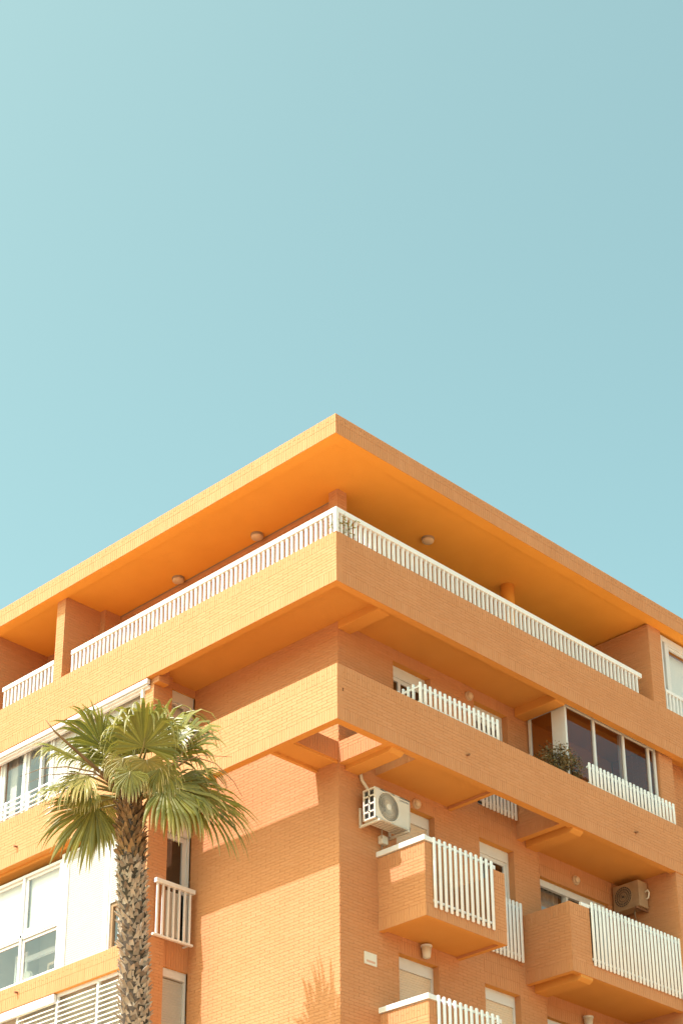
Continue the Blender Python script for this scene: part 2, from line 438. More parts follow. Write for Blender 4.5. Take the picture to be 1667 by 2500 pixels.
# balconies of the storeys below ----------------------------------
for dz in (0, -2.94):
    zb = -5.74 + dz; zt = -4.34 + dz
    wall('balcony_wall', -1.24, -.1, 2.27, 2.39, zb, zt, fy=PAR, fx=PAR)
    wall('balcony_wall', -.22, -.1, 2.39, 2.47, zb, zt, fx=PAR)
    wall('balcony_wall', -.22, -.1, 2.47, 4.06, zb, zb + .27, fx=[('s', None)])
    wall('balcony_wall', -.22, -.1, 4.06, 4.44, zb, zt, fx=PAR)
    wall('balcony_wall', -1.24, -.22, 4.34, 4.44, zb, zt)
    block('floor_slab', -1.24, -.22, 2.39, 4.34, zb + .055, zb + .25)
    wall('balcony_wall', -1.24, -.1, 6.33, 6.45, zb, zt, fy=PAR, fx=PAR)
    wall('balcony_wall', -.22, -.1, 6.45, 6.94, zb, zt, fx=PAR)
    wall('balcony_wall', -.22, -.1, 6.94, 9.83, zb, zb + .32, fx=[('s', None)])
    block('floor_slab', -1.40, -.22, 6.45, 9.83, zb + .055, zb + .25)
    bracket(6.58, 6.95, zb - .11, zb + .12, -1.24, -.115)

# left bay: piers, spandrel, side window surrounds ------------------
BX, BY = -5.10, .12
wall('wall', -5.50, BX, BY, .59, -2.42, .18, fy=RUN, fx=RUN)
wall('wall', -5.26, BX, BY, .59, -ZO, -2.42, fx=RUN, fy=RUN, bz0=-9.2)
wall('wall', -5.54, -5.22, .59, 1.29, .02, .18)
wall('wall', -5.54, -5.22, .59, 1.29, -2.76, -1.6, fx=RUN)
wall('wall', -5.54, -5.22, .59, 1.29, -5.76, -5.22, fx=SOL)
wall('wall', -5.54, -5.22, .59, 1.29, -ZO, -8.2, fx=RUN, bz0=-9.2)
wall('spandrel', XL, BX, BY, .40, -5.80, -5.33, fy=[('s', .25), ('S', None)], ybr=(XL, BX - .17))
wall('spandrel', XL, -5.26, BY, .40, -8.72, -8.2, fy=[('s', .25), ('S', None)])
wall('wall', XL, -10.12, BY, .40, -1.9, .18, fy=RUN)
block('wall', XL, -5.54, .30, .42, -ZO, -8.72)
block('soffit', XL, -5.22, PT, .42, -2.82, -2.66)

# ------------------------------------------------------------------ individual bricks (share one mesh)
bm_ = MB()
L_, H_ = .241, .0535
for q in (((0, 0, 0), (L_, 0, 0), (L_, 0, H_), (0, 0, H_)), ((L_, 0, 0), (0, 0, 0), (0, .0085, 0), (L_, .0085, 0)), ((L_, 0, H_), (L_, 0, 0), (L_, .0085, 0), (L_, .0085, H_)),
          ((0, 0, H_), (L_, 0, H_), (L_, .0085, H_), (0, .0085, H_)), ((0, 0, 0), (0, 0, H_), (0, .0085, H_), (0, .0085, 0))):
    bm_.quad(*q)
bme = bpy.data.meshes.new('brick'); bme.from_pydata(bm_.v, [], bm_.f); bme.materials.append(M['brick']); bme.update()
for r, par, y0 in SINGLES:
    o = bpy.data.objects.new('brick', bme); col.objects.link(o); o.parent = par
    o.location = Vector((r[0], y0 - random.uniform(0, .0025), r[2] + ZO)) - WL[par.name]
    o.scale = ((r[1] - r[0]) / L_, 1, (r[3] - r[2]) / H_)

# ------------------------------------------------------------------ railings
def child_copy(mesh, name, loc, parent):
    o = bpy.data.objects.new(name, mesh); col.objects.link(o); o.parent = parent
    o.location = Vector((loc[0], loc[1], loc[2] + ZO)) - WL[parent.name]
    return o

def meshonly(mb, name, mat, smooth=False):
    me = bpy.data.meshes.new(name); me.from_pydata(mb.v, [], mb.f); me.materials.append(M[mat]); me.update()
    if smooth: me.polygons.foreach_set('use_smooth', [True] * len(me.polygons))
    return me

bal_l = meshonly(MB().box(-.024, .024, -.02, .02, 0, .43), 'baluster', 'white')
def terrace_rail_left(x0, x1):
    r = MB().box(x0, x1, -.012, .068, 1.452, 1.553).build('railing', 'white', B, bevel=.006)
    n = round((x1 - x0 - .1) / .1264)
    for k in range(n + 1):
        child_copy(bal_l, 'baluster', (x1 - .045 - k * .1264, .03, 1.03), r)
    return r
rl = terrace_rail_left(-7.64, .012)
terrace_rail_left(-9.97, -8.22)
rr = MB().box(-.068, .012, .068, 9.16, 1.452, 1.553).build('railing', 'white', B, bevel=.006)
for k in range(1, 72):
    y = .03 + k * .1264
    if y < 9.14: child_copy(bal_l, 'baluster', (-.03, y, 1.03), rr)
child_copy(meshonly(MB().box(-.036, .036, -.036, .036, 0, .5), 'post', 'white'), 'post', (-.026, .026, 1.03), rl)

def bar_mesh(h):
    m = MB(); m.lathe((0, 0, 0), (0, 0, 1), [(0, .012), (.012, .026), (h - .018, .026), (h - .006, .018), (h, .006)], 10)
    m.v = [(x * .8, y * 1.5, z) for x, y, z in m.v]
    return meshonly(m, 'bar', 'white', True)
def bar_rail(x, y0, y1, z0, z1, n, rails, back=None, extra=()):
    """upright rounded bars in front of flat rails, on a +X face"""
    bx = [(x - .055, x - .012, y0, y1, zr - .022, zr + .022) for zr in rails] + list(extra)
    r = MB().box(*bx[0]).build('railing', 'white', B, bevel=.004)
    for q in bx[1:]: MB().box(*q).build('rail', 'white', r, bevel=.004)
    me = bar_mesh(z1 - z0)
    for k in range(n):
        child_copy(me, 'bar', (x + .004, y0 + .03 + (y1 - y0 - .06) * k / (n - 1), z0), r)
    if back:
        for k in range(1, back + 1): child_copy(me, 'bar', (x - .03 - .125 * k, y0 + .02, z0), r)
    return r

# low rails on the mid parapet
bar_rail(-.05, 2.18, 4.40, -1.70, -1.21, 17, (-1.30, -1.62), back=5, extra=[(-.75, -.063, 2.19, 2.225, z - .02, z + .02) for z in (-1.30, -1.62)])
bar_rail(-.05, 7.15, 10.02, -1.70, -1.17, 24, (-1.26, -1.62))
# balcony rails below
for dz in (0, -2.94):
    caps = [(-1.30, -.075, 2.235, 2.30, -4.325 + dz, -4.225 + dz), (-.135, -.075, 2.30, 2.52, -4.325 + dz, -4.235 + dz), (-.15, -.11, 4.08, 4.20, -4.33 + dz, -4.25 + dz)]
    bar_rail(-.075, 2.46, 4.07, -5.56 + dz, -4.215 + dz, 12, (-4.285 + dz, -5.42 + dz), extra=caps)
    bar_rail(-.075, 6.96, 9.84, -5.50 + dz, -4.20 + dz, 25, (-4.285 + dz, -5.36 + dz), extra=[(-.16, -.10, 6.70, 6.955, -4.335 + dz, -4.26 + dz)])
for z0 in (-2.40, -5.36, -8.32):
    bar_rail(-1.16, 5.16, 6.20, z0, z0 + 1.22, 10, (z0 + .14, z0 + 1.12), extra=[(-1.25, -1.217, y, y + .03, z0 + 1.10, z0 + 1.14) for y in (5.2, 6.12)])

# side juliet rail on the bay
jr = MB().box(-5.06, -4.98, .27, 1.23, -4.26, -4.175).build('railing', 'white', B, bevel=.004)
for q in ((-5.05, -4.99, .24, 1.21, -5.31, -5.27), (-5.24, -5.062, 1.14, 1.17, -4.25, -4.21), (-5.24, -5.052, 1.14, 1.17, -5.30, -5.275)): MB().box(*q).build('rail', 'white', jr)
jb = meshonly(MB().box(-.015, .015, -.02, .02, 0, 1.03), 'baluster', 'white')
for k in range(7): child_copy(jb, 'baluster', (-5.02, .33 + k * .133, -5.29), jr)
# horizontal rail before the bay window
hr = MB().box(-10.3, -7.6, .05, .08, -1.252, -1.228).build('railing', 'white', B)
for z in (-1.36, -1.47, -1.58): MB().box(-10.3, -7.6, .05, .08, z - .012, z + .012).build('rail', 'white', hr)
for x in (-9.66, -8.9, -8.2): MB().box(x, x + .05, .045, .085, -1.68, -1.22).build('post', 'white', hr)

# ------------------------------------------------------------------ windows
def slats(m, axis, val, a0, a1, z0, z1, pitch=.045, d=.007):
    """corrugated roller shutter curtain"""
    n = max(1, int((z1 - z0) / pitch)); p = (z1 - z0) / n; s = -1 if axis == 'y' else 1
    prof = [(0, 0), (.18, 1), (.82, 1), (1, 0)]
    for k in range(n):
        for (t0, h0), (t1, h1) in zip(prof[:-1], prof[1:]):
            za, zb2 = z0 + (k + t0) * p, z0 + (k + t1) * p; va, vb = val + s * d * h0, val + s * d * h1
            if axis == 'y': m.quad((a0, va, za), (a1, va, za), (a1, vb, zb2), (a0, vb, zb2))
            else: m.quad((va, a0, za), (va, a1, za), (vb, a1, zb2), (vb, a0, zb2))

def frame_bars(m, axis, v0, v1, a0, a1, z0, z1, w, divs=(), hdivs=(), mi=0):
    def bx(p0, p1, q0, q1):
        if axis == 'y': m.box(p0, p1, v0, v1, q0, q1, mi)
        else: m.box(v0, v1, p0, p1, q0, q1, mi)
    bx(a0, a0 + w, z0, z1); bx(a1 - w, a1, z0, z1); bx(a0 + w, a1 - w, z1 - w, z1); bx(a0 + w, a1 - w, z0, z0 + w)
    for d in divs: bx(d - w / 2, d + w / 2, z0 + w, z1 - w)
    for d in hdivs: bx(a0 + w, a1 - w, d - w / 2, d + w / 2)

def room_box(axis, v0, depth, a0, a1, z0, z1, mat, parent):
    m = MB(); e = depth if axis == 'y' else -depth
    P = (lambda a, d, z: (a, v0 + d, z)) if axis == 'y' else (lambda a, d, z: (v0 + d, a, z))
    m.quad(P(a0, e, z0), P(a1, e, z0), P(a1, e, z1), P(a0, e, z1)); m.quad(P(a0, 0, z0), P(a0, e, z0), P(a0, e, z1), P(a0, 0, z1))
    m.quad(P(a1, 0, z0), P(a1, e, z0), P(a1, e, z1), P(a1, 0, z1)); m.quad(P(a0, 0, z0), P(a1, 0, z0), P(a1, e, z0), P(a0, e, z0)); m.quad(P(a0, 0, z1), P(a1, 0, z1), P(a1, e, z1), P(a0, e, z1))
    return m.build('room', mat, parent)

def pane(axis, v, a0, a1, z0, z1, mat, parent):
    m = MB()
    if axis == 'y': m.quad((a0, v, z0), (a1, v, z0), (a1, v, z1), (a0, v, z1))
    else: m.quad((v, a0, z0), (v, a1, z0), (v, a1, z1), (v, a0, z1))
    return m.build('pane', mat, parent)

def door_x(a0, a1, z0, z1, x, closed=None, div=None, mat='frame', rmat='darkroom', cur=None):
    """balcony door / window in a +X wall with roller box"""
    m = MB(); frame_bars(m, 'x', x - .06, x, a0, a1, z0, z1, .055)
    m.box(x - .05, x + .012, a0 + .055, a1 - .055, z1 - .23, z1 - .055)
    w = m.build('window', mat, B, bevel=.003)
    zt = z1 - .23
    if closed is not None:
        s = MB(); slats(s, 'x', x - .03, a0 + .05, a1 - .05, closed, zt); s.build('shutter', 'beige' if mat != 'slat' else 'slat', w)
    if closed is None or closed > z0 + .2:
        top = zt if closed is None else closed
        f = MB(); mid = div or (a0 + a1) / 2
        frame_bars(f, 'x', x - .05, x - .01, a0 + .055, mid + .03, z0 + .05, top, .075); frame_bars(f, 'x', x - .06, x - .025, mid - .03, a1 - .055, z0 + .05, top, .075)
        f.build('sash', mat, w, bevel=.003)
        pane('x', x - .035, a0 + .1, mid, z0 + .1, top - .04, 'glass', w); pane('x', x - .045, mid, a1 - .1, z0 + .1, top - .04, 'glass', w)
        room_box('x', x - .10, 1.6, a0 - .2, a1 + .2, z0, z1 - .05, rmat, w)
        if cur: MB().box(x - .30, x - .28, a0 + .1, a1 - .1, z0, z1 - .06).build('curtain', 'curtain', w)
    return w

XW = -1.38
door_x(2.78, 3.84, -2.33, -.08, XW, div=3.12)
door_x(5.12, 6.14, -2.33, -.08, XW, div=5.75)
door_x(2.78, 3.84, -5.29, -3.04, XW, closed=-5.2)
door_x(5.12, 6.14, -5.29, -3.04, XW, div=5.5)
door_x(2.78, 3.84, -8.25, -6.0, XW, closed=-8.2)
door_x(5.12, 6.14, -8.25, -6.0, XW, closed=-8.2)
# wide sliding windows of the wide balconies
for z1, cu in ((-3.22, True), (-6.14, False)):
    m = MB(); frame_bars(m, 'x', -1.62, -1.50, 6.92, 9.36, z1 - 2.2, z1, .07, (8.1,)); m.box(-1.55, -1.47, 6.99, 9.29, z1 - .16, z1 - .07)
    w = m.build('window', 'frame', B, bevel=.003)
    pane('x', -1.57, 6.99, 8.07, z1 - 2.1, z1 - .07, 'glass', w); pane('x', -1.59, 8.13, 9.29, z1 - 2.1, z1 - .07, 'glass', w)
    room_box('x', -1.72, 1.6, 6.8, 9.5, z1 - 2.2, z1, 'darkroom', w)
    if cu:
        c = MB(); N = 60
        for k in range(N):
            y0, y1 = 6.95 + k * 1.15 / N, 6.95 + (k + 1) * 1.15 / N
            f = lambda y: -1.78 + .03 * math.sin(y * 46) + .015 * math.sin(y * 91)
            c.quad((f(y0), y0, z1 - 2.1), (f(y1), y1, z1 - 2.1), (f(y1), y1, z1 - .03), (f(y0), y0, z1 - .03))
        c.build('curtain', 'curtain', w)

# glazed-in balcony at the mid level
m = MB()
frame_bars(m, 'x', -.31, -.25, 6.75, 9.80, -2.42, .10, .06, (7.70, 8.69, 9.55))
frame_bars(m, 'y', 6.752, 6.808, -1.20, -.312, -2.42, .098, .06)
m.box(-.60, -.375, 6.76, 6.80, -2.35, .03)
for yy in (7.78, 8.62): m.box(-.36, -.31, yy, yy + .05, -2.4, .04)
m.box(-.36, -.31, 9.62, 9.66, -2.4, .04)
gw = m.build('window', 'frame', B, bevel=.003); gw['label'] = 'white framed glazing enclosing the balcony with smoked panes'
for a, b in ((6.81, 7.67), (7.73, 8.66), (8.72, 9.52), (9.58, 9.74)): pane('x', -.285, a, b, -2.36, .04, 'darkglass', gw)
pane('y', 6.785, -1.14, -.60, -2.36, .04, 'darkglass', gw)
lm = MB().lathe((-.62, 9.05, -1.60), (0, 0, 1), [(0, .06), (.04, .10), (.16, .11), (.2, .14), (.23, .14), (.26, .05), (.36, .10), (.44, .03)], 14).build('urn', 'blind')
tag(lm, 'pale ornamental urn standing behind the smoked balcony glazing', 'urn')
MB().lathe((-.62, 9.05, -2.42), (0, 0, 1), [(0, .16), (.05, .16), (.06, .05), (.76, .05), (.78, .18), (.82, .18)], 14).build('window_stand', 'room', gw)

# penthouse end window beyond the right pillar
m = MB(); frame_bars(m, 'x', -.16, -.06, 10.0, 13.0, 1.05, 2.90, .13, (10.28,)); w = m.build('window', 'frame', B, bevel=.003)
m2 = MB(); frame_bars(m2, 'x', -.14, -.09, 10.34, 11.4, 1.06, 2.72, .05); m2.box(-.15, -.06, 10.35, 12.9, 2.72, 2.78); m2.build('sash', 'frame', w)
pane('x', -.115, 10.39, 11.35, 1.1, 2.68, 'glass', w); MB().box(-.30, -.28, 10.3, 12.9, 1.1, 2.7).build('blind', 'blind', w)
pr = MB().box(-.05, .0, 10.02, 13, 1.46, 1.53).build('railing', 'white', B)
for k in range(20): child_copy(bal_l, 'baluster', (-.03, 10.06 + k * .1264, 1.03), pr)

# ------------------------------------------------------------------ left bay glazing
YW = .22
# upper storey: two closed shutters, then a sliding window
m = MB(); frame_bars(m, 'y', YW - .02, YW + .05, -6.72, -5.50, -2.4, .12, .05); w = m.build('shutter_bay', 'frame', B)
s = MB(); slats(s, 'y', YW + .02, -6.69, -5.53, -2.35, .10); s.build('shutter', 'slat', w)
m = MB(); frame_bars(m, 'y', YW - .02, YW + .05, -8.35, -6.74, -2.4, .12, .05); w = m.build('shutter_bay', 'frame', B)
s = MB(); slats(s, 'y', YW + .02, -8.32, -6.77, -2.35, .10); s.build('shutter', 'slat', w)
m = MB(); frame_bars(m, 'y', YW - .02, YW + .06, -10.12, -8.37, -2.4, .12, .06, (-9.27, -8.72)); w = m.build('window', 'frame', B, bevel=.003)
f = MB(); frame_bars(f, 'y', YW + .01, YW + .05, -10.06, -9.30, -2.3, .06, .07); frame_bars(f, 'y', YW + .03, YW + .07, -9.24, -8.75, -2.3, .06, .06); f.build('sash', 'frame', w)
for a, b in ((-9.99, -9.37), (-9.18, -8.81), (-8.69, -8.43)): pane('y', YW + .045, a, b, -2.25, .0, 'glass', w)
room_box('y', YW + .1, 1.6, -10.2, -8.3, -2.4, .15, 'room', w)
MB().box(-9.98, -9.75, YW + .16, YW + .19, -2.3, .0).build('curtain', 'curtain', w)
# awning cassette along the whole bay
m = MB().box(-12.0, -5.18, .005, .09, -.115, -.015).box(-12.0, -5.2, .095, .17, -.20, -.125).box(-12.0, -5.2, .04, .11, -.155, -.125)
aw = m.build('awning', 'white', B, bevel=.01); aw['label'] = 'rolled-up white awning cassette under the terrace parapet'
MB().box(-5.42, -5.36, .06, .13, -.36, -.14).build('awning_arm', 'white', aw, bevel=.006)
wall('pier_cap', BX, -4.93, BY - .02, .36, -.13, .18, fy=RUN, fx=RUN)

# storey below: glazing, post, shutter, half-open shutter
m = MB(); frame_bars(m, 'y', YW - .02, YW + .06, -10.5, -7.80, -5.33, -2.98, .06, (-9.02,), (-4.29,)); m.box(-8.96, -7.86, YW - .01, YW + .05, -4.36, -4.22); m.box(-10.44, -9.08, YW - .01, YW + .05, -4.36, -4.22)
w = m.build('window', 'frame', B, bevel=.003)
f = MB()
for a, b in ((-10.44, -9.06), (-8.98, -7.86)): frame_bars(f, 'y', YW + .02, YW + .05, a, b, -4.21, -3.04, .06); frame_bars(f, 'y', YW + .02, YW + .05, a, b, -5.27, -4.37, .05)
f.build('sash', 'frame', w)
for a, b in ((-10.38, -9.12), (-8.92, -7.92)):
    pane('y', YW + .04, a, b, -4.16, -3.1, 'glass', w); pane('y', YW + .04, a, b, -5.22, -4.42, 'glass', w)
    MB().box(a - .03, b + .03, YW + .12, YW + .125, -4.30, -3.02).build('blind', 'blind', w)
r_ = room_box('y', YW + .14, 1.5, -10.6, -7.7, -5.33, -2.95, 'room', w)
f = MB(); frame_bars(f, 'y', YW + .42, YW + .46, -8.38, -7.95, -5.3, -4.4, .06); frame_bars(f, 'y', YW + .42, YW + .46, -9.75, -9.35, -5.3, -4.4, .06); f.box(-9.4, -8.35, YW + .40, YW + .46, -4.62, -4.52); f.build('inner_frame', 'frame', w)
p_ = MB(); frame_bars(p_, 'y', YW + .55, YW + .58, -8.85, -8.45, -5.3, -4.75, .05); p_.build('picture', 'beige', w)
MB().lathe((-9.35, YW + .5, -5.0), (0, -1, 0), [(0, .17), (.05, .20), (.1, .17)], 18).build('round_lamp', 'room', w)
MB().box(-7.80, -7.62, YW - .03, YW + .06, -5.33, -2.9).box(-7.73, -7.70, YW - .036, YW - .03, -5.33, -2.9).build('post', 'frame', B, bevel=.004)
m = MB(); frame_bars(m, 'y', YW - .02, YW + .05, -7.62, -6.40, -5.33, -2.9, .045); m.box(-6.40, -6.31, YW - .025, YW + .05, -5.33, -2.9); w = m.build('shutter_bay', 'frame', B)
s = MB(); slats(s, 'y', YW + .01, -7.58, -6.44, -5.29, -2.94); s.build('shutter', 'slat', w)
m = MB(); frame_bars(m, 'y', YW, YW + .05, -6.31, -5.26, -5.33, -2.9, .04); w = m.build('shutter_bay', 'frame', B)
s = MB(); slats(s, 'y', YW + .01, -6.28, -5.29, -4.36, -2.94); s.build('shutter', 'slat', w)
f = MB(); frame_bars(f, 'y', YW + .03, YW + .10, -6.28, -5.28, -5.31, -4.36, .07); f.build('sash', 'brown', w)
f = MB(); frame_bars(f, 'y', YW + .11, YW + .14, -6.14, -5.4, -5.3, -4.55, .05); f.build('sash', 'frame', w)
pane('y', YW + .07, -6.21, -5.33, -5.26, -4.4, 'glass', w); room_box('y', YW + .15, 1.3, -6.4, -5.3, -5.33, -4.2, 'room', w)
# lowest visible storey: louvres
lv = MB(); frame_bars(lv, 'y', YW - .02, YW + .03, -10.5, -5.28, -8.2, -5.80, .06, (-8.95, -7.72, -6.5)); lw = lv.build('louvre_screen', 'frame', B); lw['label'] = 'cream horizontal louvre screen below the brick spandrel'
lm_ = MB(); lm_.v = [(0, 0, 0), (1, 0, 0), (1, .09, .055), (0, .09, .055), (0, 0, -.02), (1, 0, -.02), (1, .09, .035), (0, .09, .035)]
lm_.f = [(0, 1, 2, 3), (7, 6, 5, 4), (4, 5, 1, 0), (5, 6, 2, 1), (6, 7, 3, 2), (7, 4, 0, 3)]
lme = meshonly(lm_, 'slat', 'cream')
for a, b in ((-8.92, -7.75), (-7.69, -6.53), (-6.47, -5.31)):
    for k in range(22):
        o = child_copy(lme, 'slat', (a, YW - .06, -5.99 - k * .097), lw); o.scale = (b - a, 1, 1)
MB().box(-10.5, -5.3, .38, .40, -8.2, -5.8).build('backing', 'room', lw)
MB().box(-10.45, -7.72, YW - .10, YW - .03, -5.99, -5.815).build('shutter_box', 'frame', lw, bevel=.01)

# bay side windows (facing the void)
m = MB(); frame_bars(m, 'x', -5.34, -5.26, .59, 1.29, -1.6, .02, .045); m.box(-5.33, -5.255, .635, 1.245, -.22, -.025); w = m.build('window', 'frame', B, bevel=.003)
f = MB(); frame_bars(f, 'x', -5.33, -5.29, .635, 1.245, -1.6, -.22, .05, (1.08,)); f.build('sash', 'frame', w); pane('x', -5.31, .66, 1.2, -1.6, -.26, 'glass', w); MB().box(-5.42, -5.40, .6, 1.28, -1.6, -.03).build('blind', 'blind', w)
m = MB(); frame_bars(m, 'x', -5.36, -5.26, .59, 1.29, -5.22, -2.76, .045); m.box(-5.35, -5.25, .635, 1.245, -3.02, -2.80); w = m.build('window', 'frame', B, bevel=.003)
f = MB(); frame_bars(f, 'x', -5.35, -5.30, .635, 1.245, -5.2, -3.03, .10); f.build('sash', 'frame', w); pane('x', -5.325, .72, 1.15, -5.1, -3.12, 'glass', w)
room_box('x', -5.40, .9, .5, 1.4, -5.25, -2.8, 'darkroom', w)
m = MB(); frame_bars(m, 'x', -5.36, -5.26, .59, 1.29, -8.2, -5.76, .045); m.box(-5.33, -5.245, .60, 1.25, -5.93, -5.80); w = m.build('shutter_bay', 'frame', B, bevel=.003)
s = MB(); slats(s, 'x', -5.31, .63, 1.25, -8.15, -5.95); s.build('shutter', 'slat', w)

# spouts
for c0, c1 in (((-.05, 3.386, -2.31), (.07, 3.386, -2.325)), ((-.05, 8.496, -2.294), (.07, 8.496, -2.31)), ((-9.06, .05, -2.39), (-9.06, -.08, -2.41)), ((-8.87, .2, -5.50), (-8.87, .04, -5.52))):
    MB().tube([c0, c1], .022, 10).build('drain_spout', 'rust', B)
# conduit on the terrace ceiling
MB().tube([(-1.31, 1.345, 2.95), (-7.9, 1.345, 2.95)], .011, 6).build('conduit', 'lampd', B)

# ------------------------------------------------------------------ lamps and small fittings
def ceiling_lamp(x, y, label):
    e = empty('ceiling_lamp', (x, y, 2.85), label, 'lamp', 'round lamps on the terrace ceiling')
    MB().lathe((x, y, 2.966), (0, 0, -1), [(0, .13), (.035, .13), (.05, .12)], 24).build('base', 'lampd', e, smooth=False)
    MB().lathe((x, y, 2.925), (0, 0, -1), [(0, .118), (.03, .122), (.055, .10), (.068, .05)], 24).build('diffuser', 'lamp', e, smooth=True)
ceiling_lamp(-3.35, 1.17, 'round terrace ceiling lamp beside the corner pillar, over the left railing')
ceiling_lamp(-5.72, 1.17, 'round terrace ceiling lamp beside the brick dividing pillar')
ceiling_lamp(-1.05, 3.68, 'round terrace ceiling lamp between the corner pillar and the round column')
def wall_lamp(x, y, z, label, r=.10):
    e = empty('wall_lamp', (x, y, z - r), label, 'lamp', 'round bulkhead wall lamps')
    MB().lathe((x - .004, y, z), (1, 0, 0), [(0, r), (.04, r), (.05, r * .9)], 22).build('rim', 'lamp', e)
    MB().lathe((x + .044, y, z), (1, 0, 0), [(0, r * .78), (.03, r * .72), (.05, r * .4)], 22).build('diffuser', 'lamp', e, smooth=True)
wall_lamp(-1.24, 4.96, -.06, 'round wall lamp between the two doors above the low barred rail')
wall_lamp(-1.24, 3.33, -2.925, 'round wall lamp beside the white air conditioner')
wall_lamp(-1.40, 8.27, -3.00, 'round wall lamp above the wide curtained window')
def bucket_lamp(x, y, z, label):
    e = empty('bucket_lamp', (x + .09, y, z - .24), label, 'lamp', 'bucket shaped wall lamps')
    MB().lathe((x + .09, y, z), (0, 0, -1), [(0, .105), (.03, .105), (.035, .095)], 20).build('cap', 'frame', e)
    MB().lathe((x + .09, y, z - .035), (0, 0, -1), [(0, .095), (.19, .07), (.205, .055)], 20).build('glass_shade', 'casing', e, smooth=True)
    MB().box(x - .004, x + .05, y - .04, y + .04, z - .08, z + .01).build('arm', 'lampd', e)
bucket_lamp(-1.24, 3.42, -5.73, 'bucket shaped glass lamp under the small balcony')
bucket_lamp(-1.40, 8.30, -5.90, 'bucket shaped glass lamp under the wide balcony')
e = MB().box(-1.244, -1.13, 2.28, 2.45, -4.06, -3.89).build('junction_box', 'casing', bevel=.025)
tag(e, 'small white junction box on the brick below the air conditioner', 'box')
pl = empty('wall_plate', (-1.235, 2.03, -6.45), 'small white plate with a faded red line fixed to shaded brick', 'sign')
MB().box(-1.243, -1.222, 1.885, 2.19, -6.43, -6.205).build('plate', 'casing', pl)
MB().box(-1.224, -1.2205, 1.93, 2.15, -6.39, -6.35).build('faded_line', 'redink', pl)

# ------------------------------------------------------------------ air conditioner with side grille
def ring_tube(m, c, ax, R, r, n=40, k=6):
    ax = Vector(ax).normalized(); a = ax.orthogonal().normalized(); b = ax.cross(a); c = Vector(c); i = len(m.v)
    for j in range(n):
        t = 2 * math.pi * j / n; d = a * math.cos(t) + b * math.sin(t)
        m.v += [tuple(c + d * (R + r * math.cos(2 * math.pi * q / k)) + ax * (r * math.sin(2 * math.pi * q / k))) for q in range(k)]
    for j in range(n):
        for q in range(k):
            m.f.append((i + j * k + q, i + ((j + 1) % n) * k + q, i + ((j + 1) % n) * k + (q + 1) % k, i + j * k + (q + 1) % k)); m.m.append(0)

AC = empty('air_conditioner', (-.93, 2.2, -3.87), 'white air conditioner with a round fan grille bracketed on the corner wall', 'air conditioner')
ax0, ax1, ay0, ay1, az0, az1 = -1.08, -.78, 1.74, 2.66, -3.83, -3.225
m = MB()
m.box(ax0, ax1, ay0 + .012, ay1, az1 - .03, az1); m.box(ax0, ax1, ay0 + .012, ay1, az0, az0 + .03); m.box(ax0, ax1, ay1 - .03, ay1, az0 + .03, az1 - .03); m.box(ax0, ax0 + .02, ay0 + .012, ay1 - .03, az0 + .03, az1 - .03)
fc = Vector((ax1, 2.085, -3.53)); FR = .272; N = 48
out = [];
for j in range(N):
    t = 2 * math.pi * j / N; d = Vector((0, math.cos(t), math.sin(t)))
    ky = ((ay1 - fc.y) if d.y > 0 else (fc.y - ay0 - .012)) / max(1e-6, abs(d.y)); kz = ((az1 - fc.z) if d.z > 0 else (fc.z - az0)) / max(1e-6, abs(d.z))
    out.append((fc + d * FR, fc + d * min(ky, kz)))
for j in range(N):
    a, b = out[j]; c_, d_ = out[(j + 1) % N]; m.quad(a, c_, d_, b)
# corners of the front left by the radial fan of quads
for cy, cz in ((ay1, az1), (ay0 + .012, az1), (ay0 + .012, az0), (ay1, az0)):
    cands = sorted(out, key=lambda p: (p[1].y - cy) ** 2 + (p[1].z - cz) ** 2)[:2]
    m.quad(cands[0][1], cands[1][1], (ax1, cy, cz), (ax1, cy, cz))
m.build('casing', 'casing', AC)
m = MB(); frame_bars(m, 'y', ay0, ay0 + .014, ax0, ax1, az0, az1, .03, ((ax0 + ax1) / 2,), [az0 + (az1 - az0) * k / 4 for k in (1, 2, 3)]); m.build('side_grille', 'casing', AC)
MB().box(ax0 + .02, ax1 - .02, ay0 + .04, ay0 + .05, az0 + .03, az1 - .03).build('coil', 'dark', AC)
m = MB()
for R_ in (.07, .115, .16, .205, .245): ring_tube(m, fc + Vector((.008, 0, 0)), (1, 0, 0), R_, .0024, 48, 5)
ring_tube(m, fc, (1, 0, 0), FR + .008, .014, 56, 8)
for j in range(72):
    t = 2 * math.pi * j / 72; d = Vector((0, math.cos(t), math.sin(t))); d2 = Vector((0, math.cos(t + .35), math.sin(t + .35)))
    m.tube([fc + d * .06 + Vector((.008, 0, 0)), fc + (d * .6 + d2 * .4).normalized() * .165 + Vector((.014, 0, 0)), fc + d2 * FR + Vector((.004, 0, 0))], .0026, 4)
m.build('fan_grille', 'casing', AC, smooth=True)
MB().lathe(fc + Vector((.004, 0, 0)), (1, 0, 0), [(0, .062), (.014, .062), (.02, .05)], 20).build('grille_boss', 'casing', AC)
MB().lathe(fc + Vector((-.19, 0, 0)), (1, 0, 0), [(0, .275), (.005, .275)], 40).build('fan_well', 'dark', AC)
m = MB()
for k in range(3):
    t0 = 2 * math.pi * k / 3 + .4
    for s_ in range(6):
        ta, tb = t0 + s_ * .24, t0 + (s_ + 1) * .24; xa, xb = -.13 + s_ * .014, -.13 + (s_ + 1) * .014
        P = lambda t, r, x: fc + Vector((x, r * math.cos(t), r * math.sin(t)))
        m.quad(P(ta, .05, xa), P(ta, .24, xa), P(tb, .24, xb), P(tb, .05, xb))
m.build('fan_blades', 'fanblade', AC)
m = MB()
for k in range(9): m.box(ax0 + .03, ax1 - .03, 1.85 + k * .08, 1.885 + k * .08, az0 - .012, az0 + .002)
